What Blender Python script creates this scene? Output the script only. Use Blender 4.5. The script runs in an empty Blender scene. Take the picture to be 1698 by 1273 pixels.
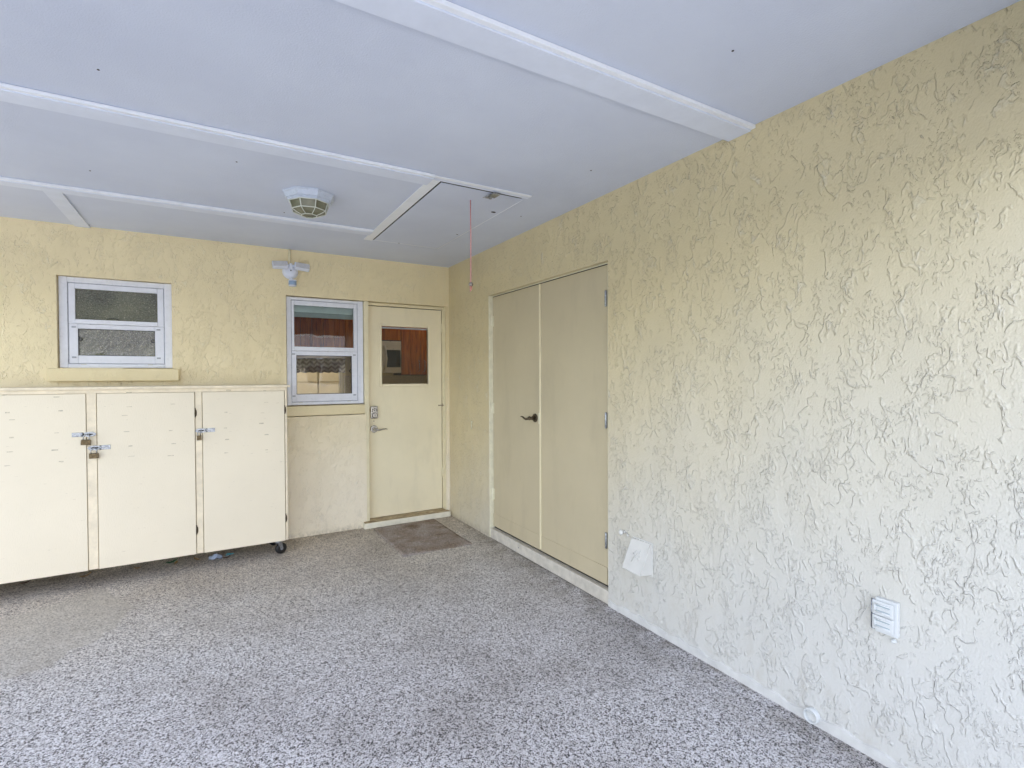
import bpy, bmesh, math, random
from mathutils import Vector, Matrix
random.seed(7)
sc = bpy.context.scene
COL = sc.collection
H = 2.44            # ceiling height
PI = math.pi

# ------------------------------------------------------------------ node helpers
class NT:
    def __init__(s, name):
        s.m = bpy.data.materials.new(name); s.m.use_nodes = True
        s.t = s.m.node_tree; s.t.nodes.clear()
        s.out = s.n('ShaderNodeOutputMaterial'); s.b = s.n('ShaderNodeBsdfPrincipled')
        s.t.links.new(s.b.outputs[0], s.out.inputs[0])
    def n(s, k, **kw):
        o = s.t.nodes.new(k)
        for a, v in kw.items(): setattr(o, a, v)
        return o
    def put(s, sock, v):
        if v is None: return
        if hasattr(v, 'links') or hasattr(v, 'is_linked'): s.t.links.new(v, sock)
        else: sock.default_value = v
    def math(s, op, a, b=None, c=None, clamp=False):
        o = s.n('ShaderNodeMath', operation=op, use_clamp=clamp)
        s.put(o.inputs[0], a); s.put(o.inputs[1], b); s.put(o.inputs[2], c)
        return o.outputs[0]
    def vmath(s, op, a, b=None):
        o = s.n('ShaderNodeVectorMath', operation=op)
        s.put(o.inputs[0], a)
        if op == 'SCALE': s.put(o.inputs['Scale'], b)
        else: s.put(o.inputs[1], b)
        return o.outputs[0]
    def pos(s, offs=(0,0,0), scale=(1,1,1), rot=(0,0,0)):
        g = s.n('ShaderNodeNewGeometry').outputs['Position']
        mp = s.n('ShaderNodeMapping'); s.put(mp.inputs[0], g)
        mp.inputs['Location'].default_value = offs; mp.inputs['Rotation'].default_value = rot; mp.inputs['Scale'].default_value = scale
        return mp.outputs[0]
    def noise(s, v, scale, detail=2, rough=.5, color=False, dist=0):
        o = s.n('ShaderNodeTexNoise'); s.put(o.inputs['Vector'], v)
        o.inputs['Scale'].default_value = scale; o.inputs['Detail'].default_value = detail
        o.inputs['Roughness'].default_value = rough; o.inputs['Distortion'].default_value = dist
        return o.outputs['Color' if color else 'Fac']
    def vor(s, v, scale, feat='F1', out='Distance', rnd=1.):
        o = s.n('ShaderNodeTexVoronoi', feature=feat); s.put(o.inputs['Vector'], v)
        o.inputs['Scale'].default_value = scale; o.inputs['Randomness'].default_value = rnd
        return o.outputs[out]
    def map(s, v, a, b, c=0., d=1., smooth=False):
        o = s.n('ShaderNodeMapRange', interpolation_type='SMOOTHSTEP' if smooth else 'LINEAR')
        s.put(o.inputs[0], v)
        for i, x in enumerate((a, b, c, d)): o.inputs[1+i].default_value = x
        return o.outputs[0]
    def mix(s, f, a, b, mode='MIX'):
        o = s.n('ShaderNodeMix', data_type='RGBA', blend_type=mode)
        s.put(o.inputs[0], f)
        s.put(o.inputs[6], a if not isinstance(a, tuple) else (*a, 1)[:4]); s.put(o.inputs[7], b if not isinstance(b, tuple) else (*b, 1)[:4])
        return o.outputs[2]
    def ramp(s, f, stops, const=False):
        o = s.n('ShaderNodeValToRGB'); s.put(o.inputs[0], f)
        if const: o.color_ramp.interpolation = 'CONSTANT'
        e = o.color_ramp.elements
        while len(e) < len(stops): e.new(.5)
        for i, (p, c) in enumerate(stops): e[i].position = p; e[i].color = (*c, 1)
        return o.outputs[0]
    def bump(s, h, dist=1., strength=1.):
        o = s.n('ShaderNodeBump'); s.put(o.inputs['Height'], h)
        o.inputs['Distance'].default_value = dist; o.inputs['Strength'].default_value = strength
        s.t.links.new(o.outputs[0], s.b.inputs['Normal'])
    def set(s, col=None, rough=None, metal=None, spec=None, **kw):
        if col is not None: s.put(s.b.inputs['Base Color'], (*col, 1) if isinstance(col, tuple) else col)
        if rough is not None: s.put(s.b.inputs['Roughness'], rough)
        if metal is not None: s.b.inputs['Metallic'].default_value = metal
        if spec is not None: s.b.inputs['Specular IOR Level'].default_value = spec
        for k, v in kw.items(): s.put(s.b.inputs[k.replace('_', ' ')], v)
        return s.m

def plain(name, col, rough=.5, metal=0., var=.06, vscale=9., bump=.0004, bscale=120., spec=.5):
    """painted / metal surface with uneven tone, uneven gloss and fine bump"""
    n = NT(name); P = n.pos()
    f = n.noise(P, vscale, 4, .6)
    dark = tuple(c*(1-var*1.6) for c in col); lite = tuple(min(1, c*(1+var)) for c in col)
    c = n.mix(n.map(f, .3, .7), dark, lite)
    r = n.map(n.noise(P, vscale*2.3, 3), .3, .7, max(.05, rough-.08), min(1, rough+.08))
    if bump: n.bump(n.noise(P, bscale, 2), bump)
    return n.set(c, r, metal, spec)

M = {}
def stucco(name, base, amp, seed, rot=(0, 0, 0), low=None, fy=0., f0=1.9, f1=.35, k=1., dirt_amt=.45):
    n = NT(name)
    P0 = n.pos((seed, seed*.7, seed*1.3), (k, k, .62*k), rot)
    def warp(P, amt, sc_, det=3):
        w = n.noise(P, sc_, det, .6, color=True)
        return n.vmath('ADD', P, n.vmath('SCALE', n.vmath('SUBTRACT', w, (.5, .5, .5)), amt))
    P1 = warp(warp(P0, .050, 9, 2), .022, 42, 3)
    def layer(offs, sc_, lev, mlo, msc, lipw, lip, step):
        Pn = n.vmath('ADD', P1, offs)
        f = n.noise(Pn, sc_, 1.5, .5)
        m = n.map(n.noise(n.vmath('ADD', P0, offs), msc, 3, .6), mlo, mlo+.06, smooth=True)
        d = n.math('ABSOLUTE', n.math('SUBTRACT', f, lev))
        l = n.map(d, 0., lipw, 1., 0., smooth=True)
        st = n.map(f, lev-.004, lev+.014, smooth=True)
        return n.math('MULTIPLY', m, n.math('ADD', n.math('MULTIPLY', l, lip), n.math('MULTIPLY', st, step)))
    h = layer((3.1, 1.7, .4), 5.2, .50, .50, 9., .014, .0018, .0007)
    h = n.math('ADD', h, layer((7.3, 9.1, 4.4), 10.5, .49, .51, 13., .030, .0018, .0005))
    h = n.math('ADD', h, layer((13.3, 2.1, 8.4), 21., .54, .51, 11., .060, .0016, .0))
    # small crumbs and short flicks between the trowel marks
    cr = n.map(n.noise(P1, 75, 2, .6), .54, .66, 0, .0014, smooth=True)
    cm = n.map(n.noise(P0, 8, 3), .48, .56, smooth=True)
    h = n.math('ADD', h, n.math('MULTIPLY', cr, cm))
    ridge = h
    h = n.math('ADD', h, n.math('MULTIPLY', n.noise(P0, 150, 2), .0009))
    h = n.math('ADD', h, n.math('MULTIPLY', n.noise(P0, 2.2, 1), .010))
    n.bump(h, amp)
    tone = n.map(n.noise(P0, 3.1, 4, .6), .3, .7)
    c = n.mix(tone, tuple(c*.93 for c in base), base)
    if low:      # daylight falloff painted in: paler and less yellow towards floor and open side
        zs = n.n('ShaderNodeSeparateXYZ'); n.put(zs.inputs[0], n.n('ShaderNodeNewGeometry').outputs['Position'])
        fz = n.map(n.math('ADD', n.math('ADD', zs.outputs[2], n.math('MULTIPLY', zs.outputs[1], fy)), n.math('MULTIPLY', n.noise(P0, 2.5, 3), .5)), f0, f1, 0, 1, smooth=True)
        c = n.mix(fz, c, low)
    dirt = n.math('MULTIPLY', n.map(n.noise(P1, 24, 4, .7), .60, .80), n.map(n.noise(P0, 2.7, 3), .45, .65))
    c = n.mix(n.math('MULTIPLY', n.map(ridge, .0012, .0040), .30), c, tuple(min(.95, x*1.25) for x in (low or base)))  # ridge crests coloured lighter, standing in for glossy highlights
    # irregular splash dirt and scuffs on the lowest half metre
    zq = n.n('ShaderNodeSeparateXYZ'); n.put(zq.inputs[0], n.n('ShaderNodeNewGeometry').outputs['Position'])
    sp = n.math('MULTIPLY', n.map(zq.outputs[2], .45, .0), n.map(n.noise(P1, 11, 5, .75), .50, .66))
    c = n.mix(n.math('MULTIPLY', sp, .30), c, (.42, .37, .28))
    c = n.mix(n.math('MULTIPLY', dirt, dirt_amt), c, tuple(x*y for x, y in zip(base, (.62, .55, .42))))
    # grime just above the ground
    z = n.n('ShaderNodeSeparateXYZ'); n.put(z.inputs[0], n.n('ShaderNodeNewGeometry').outputs['Position'])
    g = n.math('MULTIPLY', n.map(z.outputs[2], .015, .05, 1, 0), n.map(n.noise(P1, 30, 3), .35, .6))
    c = n.mix(n.math('MULTIPLY', g, .35), c, (.25, .2, .13))
    return n.set(c, n.map(n.noise(P0, 14, 3), .3, .7, .30, .44), spec=.6)

def build_materials():
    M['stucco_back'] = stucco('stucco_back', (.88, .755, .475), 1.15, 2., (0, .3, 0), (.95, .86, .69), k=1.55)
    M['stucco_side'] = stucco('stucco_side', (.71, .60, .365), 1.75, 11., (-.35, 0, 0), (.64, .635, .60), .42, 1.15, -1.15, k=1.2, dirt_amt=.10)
    M['sill_stucco'] = stucco('stucco_sill', (.84, .72, .44), .35, 31.)
    # ceiling
    n = NT('ceiling_paint'); P = n.pos()
    c = n.mix(n.map(n.noise(P, 1.3, 4, .6), .3, .7), (.58, .63, .76), (.66, .715, .84))
    c = n.mix(n.math('MULTIPLY', n.map(n.noise(P, 190, 2), .72, .78), .5), c, (.5, .5, .52))
    n.bump(n.math('ADD', n.noise(P, 150, 3, .7), n.math('MULTIPLY', n.noise(P, 3, 2), 4)), .0016)
    M['ceiling'] = n.set(c, .62)
    M['ceiling_board'] = plain('ceiling_board_paint', (.72, .775, .90), .5, bump=.0002, var=.03)
    M['ceiling_trim'] = plain('ceiling_trim', (.86, .89, .94), .42, bump=.0002, var=.03)
    # door paints
    def door(name, base, kick=False):
        n = NT(name); P = n.pos((3, 1, 2))
        f = n.noise(P, 2.2, 4, .6)
        c = n.mix(n.map(f, .3, .7), tuple(x*.93 for x in base), base)
        sm = n.map(n.noise(n.pos((5, 5, 5), (3, 3, .9)), 2.1, 4, .65), .50, .70)
        c = n.mix(n.math('MULTIPLY', sm, .17), c, tuple(x*.6 for x in base))
        scr = n.map(n.noise(n.pos((1, 2, 3), (9, 9, 60)), 3, 3, .7), .71, .78)
        c = n.mix(n.math('MULTIPLY', scr, .16), c, (.35, .28, .2))
        n.bump(n.math('ADD', n.noise(P, 260, 2), n.math('MULTIPLY', n.noise(n.pos((0, 0, 0), (1, 1, .5)), 5, 2), 7)), .0005)
        return n.set(c, n.map(n.noise(P, 6, 3), .3, .7, .30, .46))
    M['door_cream'] = door('entry_door_paint', (.92, .83, .60))
    M['door_tan'] = door('storage_door_paint', (.59, .51, .345))
    M['trim_cream'] = plain('door_trim_paint', (.84, .76, .53), .42, var=.05)
    M['jamb_white'] = plain('jamb_paint', (.80, .76, .58), .42, var=.06, vscale=20)
    M['kerb'] = plain('painted_concrete', (.62, .58, .50), .6, var=.12, vscale=14, bump=.002, bscale=60)
    M['step_side'] = plain('painted_step', (.82, .78, .64), .55, var=.08, vscale=14, bump=.002, bscale=50)
    # worn threshold
    n = NT('worn_threshold'); P = n.pos((0, 0, 0), (1, 3, 1))
    c = n.ramp(n.noise(P, 14, 5, .7), [(.3, (.16, .11, .06)), (.5, (.40, .31, .18)), (.7, (.62, .52, .34))])
    n.bump(n.noise(P, 60, 3), .002); M['threshold'] = n.set(c, .7)
    # storage cabinet plywood with filled nail marks
    n = NT('cabinet_paint'); P = n.pos((1, 0, 5))
    base = (.88, .785, .61)
    c = n.mix(n.map(n.noise(P, 2.0, 4, .6), .3, .7), tuple(x*.95 for x in base), base)
    sc1 = n.map(n.noise(n.pos((0, 0, 0), (7, 7, 50), (0, .25, 0)), 2.6, 3, .65), .69, .74)
    c = n.mix(n.math('MULTIPLY', sc1, .4), c, (.34, .27, .17))
    pin = n.map(n.noise(P, 42, 2, .5), .80, .84)
    c = n.mix(n.math('MULTIPLY', pin, .5), c, (.3, .22, .12))
    n.bump(n.math('ADD', n.noise(n.pos((0, 0, 0), (6, 6, 1)), 40, 2), n.noise(P, 4, 2)), .0009)
    M['cab'] = n.set(c, .48)
    M['cab_edge'] = plain('cabinet_edge_paint', (.88, .77, .58), .5, var=.08, vscale=16)
    M['cab_dark'] = plain('cabinet_underside', (.22, .17, .12), .8)
    M['cab_gap'] = plain('cabinet_gap', (.30, .24, .13), .8)
    M['nail_fill'] = plain('nail_filler', (.64, .56, .41), .7, var=.2, vscale=60)
    M['vinyl'] = plain('white_vinyl', (.80, .82, .90), .33, var=.03, vscale=20, bump=.0001)
    M['vinyl_shade'] = plain('vinyl_gasket', (.40, .42, .48), .5)
    M['groove_shade'] = plain('groove_shade', (.34, .42, .46), .5)
    M['black'] = plain('black_gasket', (.012, .012, .014), .5)
    M['gap'] = plain('dark_gap', (.02, .017, .012), .9)
    M['steel'] = plain('zinc_plated_steel', (.40, .42, .46), .32, .9, var=.3, vscale=90)
    M['nickel'] = plain('satin_nickel', (.50, .48, .46), .27, 1., var=.1, vscale=50)
    M['bronze'] = plain('aged_bronze', (.115, .09, .06), .33, .8, var=.25, vscale=90)
    M['brass'] = plain('worn_brass', (.16, .118, .065), .42, .75, var=.3, vscale=120)
    M['hinge_dark'] = plain('antique_hinge', (.10, .075, .045), .45, .6, var=.3, vscale=150)
    M['rust'] = plain('rusty_wire', (.20, .13, .075), .6, .5, var=.35, vscale=200)
    M['rubber'] = plain('black_rubber', (.010, .010, .011), .45)
    M['plastic_white'] = plain('white_plastic', (.74, .78, .90), .35, var=.04)
    M['plastic_painted'] = plain('painted_plastic', (.70, .69, .65), .4, var=.05)
    M['outlet_paint'] = plain('outlet_cover_paint', (.68, .70, .70), .35, var=.05)
    M['lens'] = plain('sensor_lens', (.30, .42, .62), .25, var=.1)
    M['led'] = plain('lamp_diffuser', (.62, .62, .66), .35, var=.06, vscale=40)
    M['lamp_metal'] = plain('lamp_white_metal', (.58, .64, .75), .32, var=.05, vscale=30)
    M['lamp_rib'] = plain('lamp_rib_paint', (.74, .76, .68), .4, var=.04)
    n = NT('lamp_glass'); P = n.pos()
    c = n.mix(n.map(n.noise(P, 14, 3), .3, .7), (.12, .118, .065), (.26, .255, .18))
    n.bump(n.noise(P, 160, 2), .0015); M['lamp_glass'] = n.set(c, .22)
    M['cord'] = plain('pink_cord', (.72, .34, .35), .7, var=.15, vscale=120)
    M['bead'] = plain('metal_bead', (.33, .30, .27), .3, .9)
    M['redtip'] = plain('cord_end', (.62, .28, .22), .6)
    # wood inside
    n = NT('cherry_wood'); P = n.pos((0, 0, 0), (7, 7, .6))
    c = n.ramp(n.noise(P, 5, 5, .6, dist=.6), [(.3, (.16, .032, .004)), (.5, (.42, .10, .011)), (.7, (.58, .18, .024))])
    M['cherry'] = n.set(c, .3)
    M['groove'] = plain('wood_groove', (.03, .008, .004), .6)
    M['kitchen_wall'] = plain('kitchen_wall', (.62, .50, .26), .6)
    M['counter'] = plain('kitchen_counter', (.55, .45, .28), .35, var=.15, vscale=60)
    M['kfloor'] = plain('kitchen_floor', (.35, .28, .2), .5)
    M['stainless'] = plain('stainless', (.74, .66, .50), .35, .2, var=.05)
    M['dark_glass'] = plain('dark_glass', (.012, .018, .02), .12, var=.1)
    M['blind'] = plain('blind_headrail', (.55, .68, .66), .45)
    n = NT('valance_cloth'); P = n.pos()
    sx = n.n('ShaderNodeSeparateXYZ'); n.put(sx.inputs[0], P)
    zz = n.math('ADD', n.math('MULTIPLY', sx.outputs[2], 34.), n.math('MULTIPLY', n.math('PINGPONG', sx.outputs[0], .045), 26.))
    w = n.map(n.math('PINGPONG', n.math('ADD', zz, n.math('MULTIPLY', n.noise(P, 12, 2), 1.2)), 1.), .3, .7)
    M['valance'] = n.set(n.mix(w, (.44, .42, .50), (.78, .77, .84)), .9)
    # glass: thin sheets
    def glass(name, tint=(1, 1, 1)):
        n = NT(name); t = n.t
        n.t.nodes.remove(n.b)
        tr = n.n('ShaderNodeBsdfTransparent'); tr.inputs[0].default_value = (*tint, 1)
        gl = n.n('ShaderNodeBsdfGlossy'); gl.inputs['Roughness'].default_value = .015
        fr = n.n('ShaderNodeFresnel'); fr.inputs[0].default_value = 1.55
        bp = n.n('ShaderNodeBump'); bp.inputs['Distance'].default_value = .0009
        n.put(bp.inputs['Height'], n.noise(n.pos(), 3.5, 2)); t.links.new(bp.outputs[0], gl.inputs['Normal'])
        mx = n.n('ShaderNodeMixShader')
        f2 = n.math('MULTIPLY', fr.outputs[0], 1.15, clamp=True)
        t.links.new(f2, mx.inputs[0]); t.links.new(tr.outputs[0], mx.inputs[1]); t.links.new(gl.outputs[0], mx.inputs[2])
        t.links.new(mx.outputs[0], n.out.inputs[0]); return n.m
    M['glass'] = glass('clear_glass', (.93, .95, .94))
    # obscure (pebbled) glass of the small window: opaque enough that only tones show
    n = NT('obscure_glass'); P = n.pos()
    v = n.vor(P, 85, 'F1'); k = n.noise(P, 110, 2, .6)
    big = n.noise(n.pos((4, 0, 0), (1, 1, 1.5)), 2.6, 2)
    base = n.mix(n.map(big, .35, .65), (.11, .10, .05), (.26, .25, .15))
    spk = n.map(k, .56, .70)
    c = n.mix(n.math('MULTIPLY', spk, .75), base, (.58, .55, .40))
    n.bump(v, .0035)
    M['obscure'] = n.set(c, .16, spec=.75)
    # speckled epoxy pebble floor
    n = NT('pebble_floor'); P = n.pos()
    def chips(P):
        Pw = n.vmath('ADD', P, n.vmath('SCALE', n.noise(P, 160, 2, color=True), .006))
        cell = n.vor(Pw, 250, 'F1', 'Color'); s = n.n('ShaderNodeSeparateColor'); n.put(s.inputs[0], cell)
        cell2 = n.vor(n.vmath('ADD', Pw, (5, 3, 1)), 140, 'F1', 'Color'); s2 = n.n('ShaderNodeSeparateColor'); n.put(s2.inputs[0], cell2)
        mixv = n.math('ADD', n.math('MULTIPLY', s.outputs[0], .62), n.math('MULTIPLY', s2.outputs[1], .38))
        return mixv, Pw, s.outputs[2]
    mv, Pw, hue = chips(P)
    c = n.ramp(mv, [(.20, (.02, .019, .022)), (.29, (.16, .155, .16)), (.385, (.45, .435, .43)), (.52, (.69, .67, .66)), (.78, (.90, .89, .88))])
    c = n.mix(n.math('MULTIPLY', n.map(hue, .75, .95), .25), c, (.42, .32, .22))
    sep = n.n('ShaderNodeSeparateXYZ'); n.put(sep.inputs[0], P)
    # warmer tint near the house; bluish skylight cast painted in towards the drive
    wn = n.noise(P, 1.6, 4, .6)
    warm = n.map(n.math('ADD', sep.outputs[1], n.math('MULTIPLY', wn, 1.4)), -1.0, .9)
    c = n.mix(n.math('MULTIPLY', warm, .75), c, n.mix(1., c, (1.0, .86, .66), 'MULTIPLY'))
    c = n.mix(n.map(sep.outputs[1], -1.2, -2.4), c, n.mix(1., c, (1.0, 1.0, 1.05), 'MULTIPLY'))
    st = n.math('MULTIPLY', n.map(n.math('ADD', n.math('MULTIPLY', n.noise(n.pos((2.2, .4, 0)), 1.1, 3, .6), .75), n.math('MULTIPLY', n.noise(P, 6, 5, .7), .25)), .47, .66), .55)
    c = n.mix(st, c, n.mix(1., c, (.52, .49, .46), 'MULTIPLY'))
    # grime line along both walls
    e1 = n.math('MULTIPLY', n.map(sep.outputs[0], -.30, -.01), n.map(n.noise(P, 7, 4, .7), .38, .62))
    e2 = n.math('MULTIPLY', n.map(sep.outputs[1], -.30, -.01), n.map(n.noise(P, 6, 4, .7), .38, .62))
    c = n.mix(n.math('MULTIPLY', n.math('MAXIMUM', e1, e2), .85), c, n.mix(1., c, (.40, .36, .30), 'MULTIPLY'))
    # paler scrubbed patch in front of the cabinet, with a ragged edge
    dv = n.vmath('SUBTRACT', P, (-2.80, -.98, 0))
    dv = n.vmath('MULTIPLY', dv, (1.9, 1.35, 0))
    ln = n.n('ShaderNodeVectorMath', operation='LENGTH'); n.put(ln.inputs[0], dv)
    rad = n.math('ADD', ln.outputs['Value'], n.math('MULTIPLY', n.noise(P, 4, 3), .7))
    patch = n.math('MULTIPLY', n.map(rad, 1.02, .98), .75)
    c = n.mix(patch, c, n.mix(.62, c, (.50, .46, .39)))
    n.bump(n.math('ADD', n.math('MULTIPLY', mv, .6), n.noise(Pw, 120, 2)), .0035)
    M['floor'] = n.set(c, n.map(hue, 0, 1, .30, .62), spec=.45)
    # mat: remnant of brown outdoor carpet
    n = NT('mat_carpet'); P = n.pos()
    a = n.noise(P, 170, 3, .7)
    c = n.ramp(a, [(.30, (.05, .042, .036)), (.46, (.26, .22, .20)), (.60, (.62, .56, .52))])
    d = n.map(n.noise(n.pos((.3, .1, 0), (1, 1.6, 1)), 4.2, 4, .6), .38, .66)
    c = n.mix(n.math('MULTIPLY', d, .75), c, n.mix(1., c, (.52, .40, .26), 'MULTIPLY'))
    dv = n.n('ShaderNodeVectorMath', operation='LENGTH'); n.put(dv.inputs[0], n.vmath('SUBTRACT', P, (-.47, -.20, 0)))
    r = n.math('MULTIPLY', n.map(n.math('ADD', dv.outputs['Value'], n.math('MULTIPLY', n.noise(P, 14, 3), .12)), .17, .07), .6)
    c = n.mix(r, c, (.12, .065, .02))
    n.bump(a, .004); M['mat'] = n.set(c, .92, spec=.2)
    # outside
    n = NT('concrete_drive'); P = n.pos()
    c = n.mix(n.map(n.noise(P, 1.5, 6, .6), .3, .7), (.56, .55, .52), (.68, .67, .64))
    n.bump(n.noise(P, 40, 4), .004); M['drive'] = n.set(c, .8)
    n = NT('lawn'); P = n.pos()
    c = n.mix(n.map(n.noise(P, 30, 5, .7), .3, .7), (.05, .09, .02), (.13, .19, .05))
    n.bump(n.noise(P, 60, 3), .03); M['lawn'] = n.set(c, .9)
    M['asphalt'] = plain('asphalt', (.06, .06, .062), .85, var=.2, bump=.004)
    M['house_far'] = plain('neighbour_stucco', (.80, .74, .62), .7)
    n = NT('roof_tile'); P = n.pos((0, 0, 0))
    sx = n.n('ShaderNodeSeparateXYZ'); n.put(sx.inputs[0], P)
    w = n.math('PINGPONG', sx.outputs[0], .15)
    c = n.mix(n.map(w, 0, .15), (.50, .49, .48), (.80, .80, .80))
    c = n.mix(n.map(n.noise(P, 3, 4), .35, .6), c, (.60, .60, .62)); n.bump(w, .4)
    M['roof_tile'] = n.set(c, .7)
    M['leaf'] = plain('dry_leaf', (.34, .22, .10), .7, var=.3, vscale=80)
    M['leaf_dark'] = plain('dark_leaf', (.10, .05, .03), .7, var=.3, vscale=80)
    M['leaf_green'] = plain('green_leaf', (.03, .16, .07), .5, var=.3, vscale=80)
    M['teal'] = plain('teal_plastic', (.08, .50, .60), .35)
    n = NT('clear_film'); M['film'] = n.set((.45, .52, .66), .25)
    M['bulbdark'] = plain('spot_hole', (.05, .04, .035), .9)
build_materials()

# ------------------------------------------------------------------ mesh helpers
class MB:
    def __init__(s): s.bm = bmesh.new(); s.mats = []; s.cur = 0
    def mat(s, k):
        if k not in s.mats: s.mats.append(k)
        s.cur = s.mats.index(k); return s
    def _add(s, b, xf=None, smooth=False):
        if xf is not None: b.transform(xf)
        vm = {}
        for v in b.verts: vm[v] = s.bm.verts.new(v.co)
        for f in b.faces:
            try: nf = s.bm.faces.new([vm[v] for v in f.verts])
            except ValueError: continue
            nf.material_index = s.cur; nf.smooth = smooth or f.smooth
        b.free(); return s
    def box(s, x0, x1, y0, y1, z0, z1, bev=0., seg=2, xf=None):
        b = bmesh.new()
        bmesh.ops.create_cube(b, size=1)
        for v in b.verts:
            v.co = Vector(((x0+x1)/2+v.co.x*(x1-x0), (y0+y1)/2+v.co.y*(y1-y0), (z0+z1)/2+v.co.z*(z1-z0)))
        if bev: bmesh.ops.bevel(b, geom=b.edges[:], offset=bev, segments=seg, profile=.5, affect='EDGES', clamp_overlap=True)
        return s._add(b, xf)
    def quad(s, a, b_, c, d):
        f = s.bm.faces.new([s.bm.verts.new(p) for p in (a, b_, c, d)]); f.material_index = s.cur; return s
    def poly(s, pts, th, axis, bev=0.):
        """flat polygon given as 3D points, extruded by vector th"""
        b = bmesh.new(); th = Vector(th)
        lo = [b.verts.new(p) for p in pts]; f = b.faces.new(lo)
        r = bmesh.ops.extrude_face_region(b, geom=[f])
        bmesh.ops.translate(b, vec=th, verts=[e for e in r['geom'] if isinstance(e, bmesh.types.BMVert)])
        bmesh.ops.recalc_face_normals(b, faces=b.faces)
        if bev: bmesh.ops.bevel(b, geom=b.edges[:], offset=bev, segments=2, profile=.5, affect='EDGES', clamp_overlap=True)
        return s._add(b)
    def cyl(s, p0, p1, r, r2=None, n=20, bev=0., caps=True):
        p0 = Vector(p0); p1 = Vector(p1); d = p1-p0
        b = bmesh.new()
        bmesh.ops.create_cone(b, cap_ends=caps, segments=n, radius1=r, radius2=r if r2 is None else r2, depth=d.length)
        if bev: bmesh.ops.bevel(b, geom=[e for e in b.edges if len([f for f in e.link_faces if len(f.verts) > 4]) == 1], offset=bev, segments=2, profile=.5, affect='EDGES')
        for f in b.faces: f.smooth = len(f.verts) <= 4
        q = Vector((0, 0, 1)).rotation_difference(d.normalized())
        return s._add(b, Matrix.Translation((p0+p1)/2) @ q.to_matrix().to_4x4())
    def sphere(s, c, r, sc_=(1, 1, 1), n=16):
        b = bmesh.new(); bmesh.ops.create_uvsphere(b, u_segments=n, v_segments=n//2+2, radius=r)
        for f in b.faces: f.smooth = True
        return s._add(b, Matrix.Translation(c) @ Matrix.Diagonal((*sc_, 1)))
    def tube(s, pts, r, n=10, flat=None):
        """sweep; r float or list; flat = (sx, sy) squash of the section"""
        pts = [Vector(p) for p in pts]; k = len(pts)
        rs = r if isinstance(r, (list, tuple)) else [r]*k
        b = bmesh.new(); rings = []; up = None
        for i, p in enumerate(pts):
            t = (pts[min(i+1, k-1)]-pts[max(i-1, 0)]).normalized()
            if up is None: up = t.orthogonal().normalized()
            up = (up-t*up.dot(t)).normalized(); sd = t.cross(up)
            rings.append([b.verts.new(p+(up*math.cos(2*PI*j/n)*(flat[0] if flat else 1)+sd*math.sin(2*PI*j/n)*(flat[1] if flat else 1))*rs[i]) for j in range(n)])
        for a, c in zip(rings, rings[1:]):
            for j in range(n):
                f = b.faces.new((a[j], a[(j+1) % n], c[(j+1) % n], c[j])); f.smooth = True
        b.faces.new(rings[0][::-1]); b.faces.new(rings[-1])
        return s._add(b)
    def lathe(s, prof, c, n=24, phase=0., smooth=True):
        """prof: (radius, z) list revolved about the vertical through c"""
        b = bmesh.new(); rings = []
        for r, z in prof:
            rings.append([b.verts.new((c[0]+r*math.cos(phase+2*PI*j/n), c[1]+r*math.sin(phase+2*PI*j/n), c[2]+z)) for j in range(n)])
        for a, d in zip(rings, rings[1:]):
            for j in range(n):
                f = b.faces.new((a[j], d[j], d[(j+1) % n], a[(j+1) % n])); f.smooth = smooth
        b.faces.new(rings[0]); b.faces.new(rings[-1][::-1])
        return s._add(b)
    def build(s, name, parent=None, label=None, mats=None):
        bm = s.bm
        bmesh.ops.recalc_face_normals(bm, faces=bm.faces) if False else None
        me = bpy.data.meshes.new(name)
        lo = Vector([min(v.co[i] for v in bm.verts) for i in range(3)]); hi = Vector([max(v.co[i] for v in bm.verts) for i in range(3)])
        c = (lo+hi)/2
        if parent is None: c.z = lo.z
        bmesh.ops.translate(bm, vec=-c, verts=bm.verts)
        bm.to_mesh(me); bm.free()
        for k in s.mats: me.materials.append(M[k])
        o = bpy.data.objects.new(name, me); COL.objects.link(o)
        o['w'] = c[:] ; WLOC[o] = c.copy(); del o['w']
        if parent is not None: o.parent = parent; o.location = c-WLOC[parent]
        else: o.location = c
        if label: o['label'] = label
        return o
WLOC = {}
def thing(name, label, cat, loc, group=None):
    o = bpy.data.objects.new(name, None); COL.objects.link(o); o.location = loc; o.empty_display_size = .1
    WLOC[o] = Vector(loc); o['label'] = label; o['category'] = cat
    if group: o['group'] = group
    return o
def tag(o, label, cat, group=None):
    o['label'] = label; o['category'] = cat
    if group: o['group'] = group
    return o
def struct(o): o['kind'] = 'structure'; return o

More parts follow.
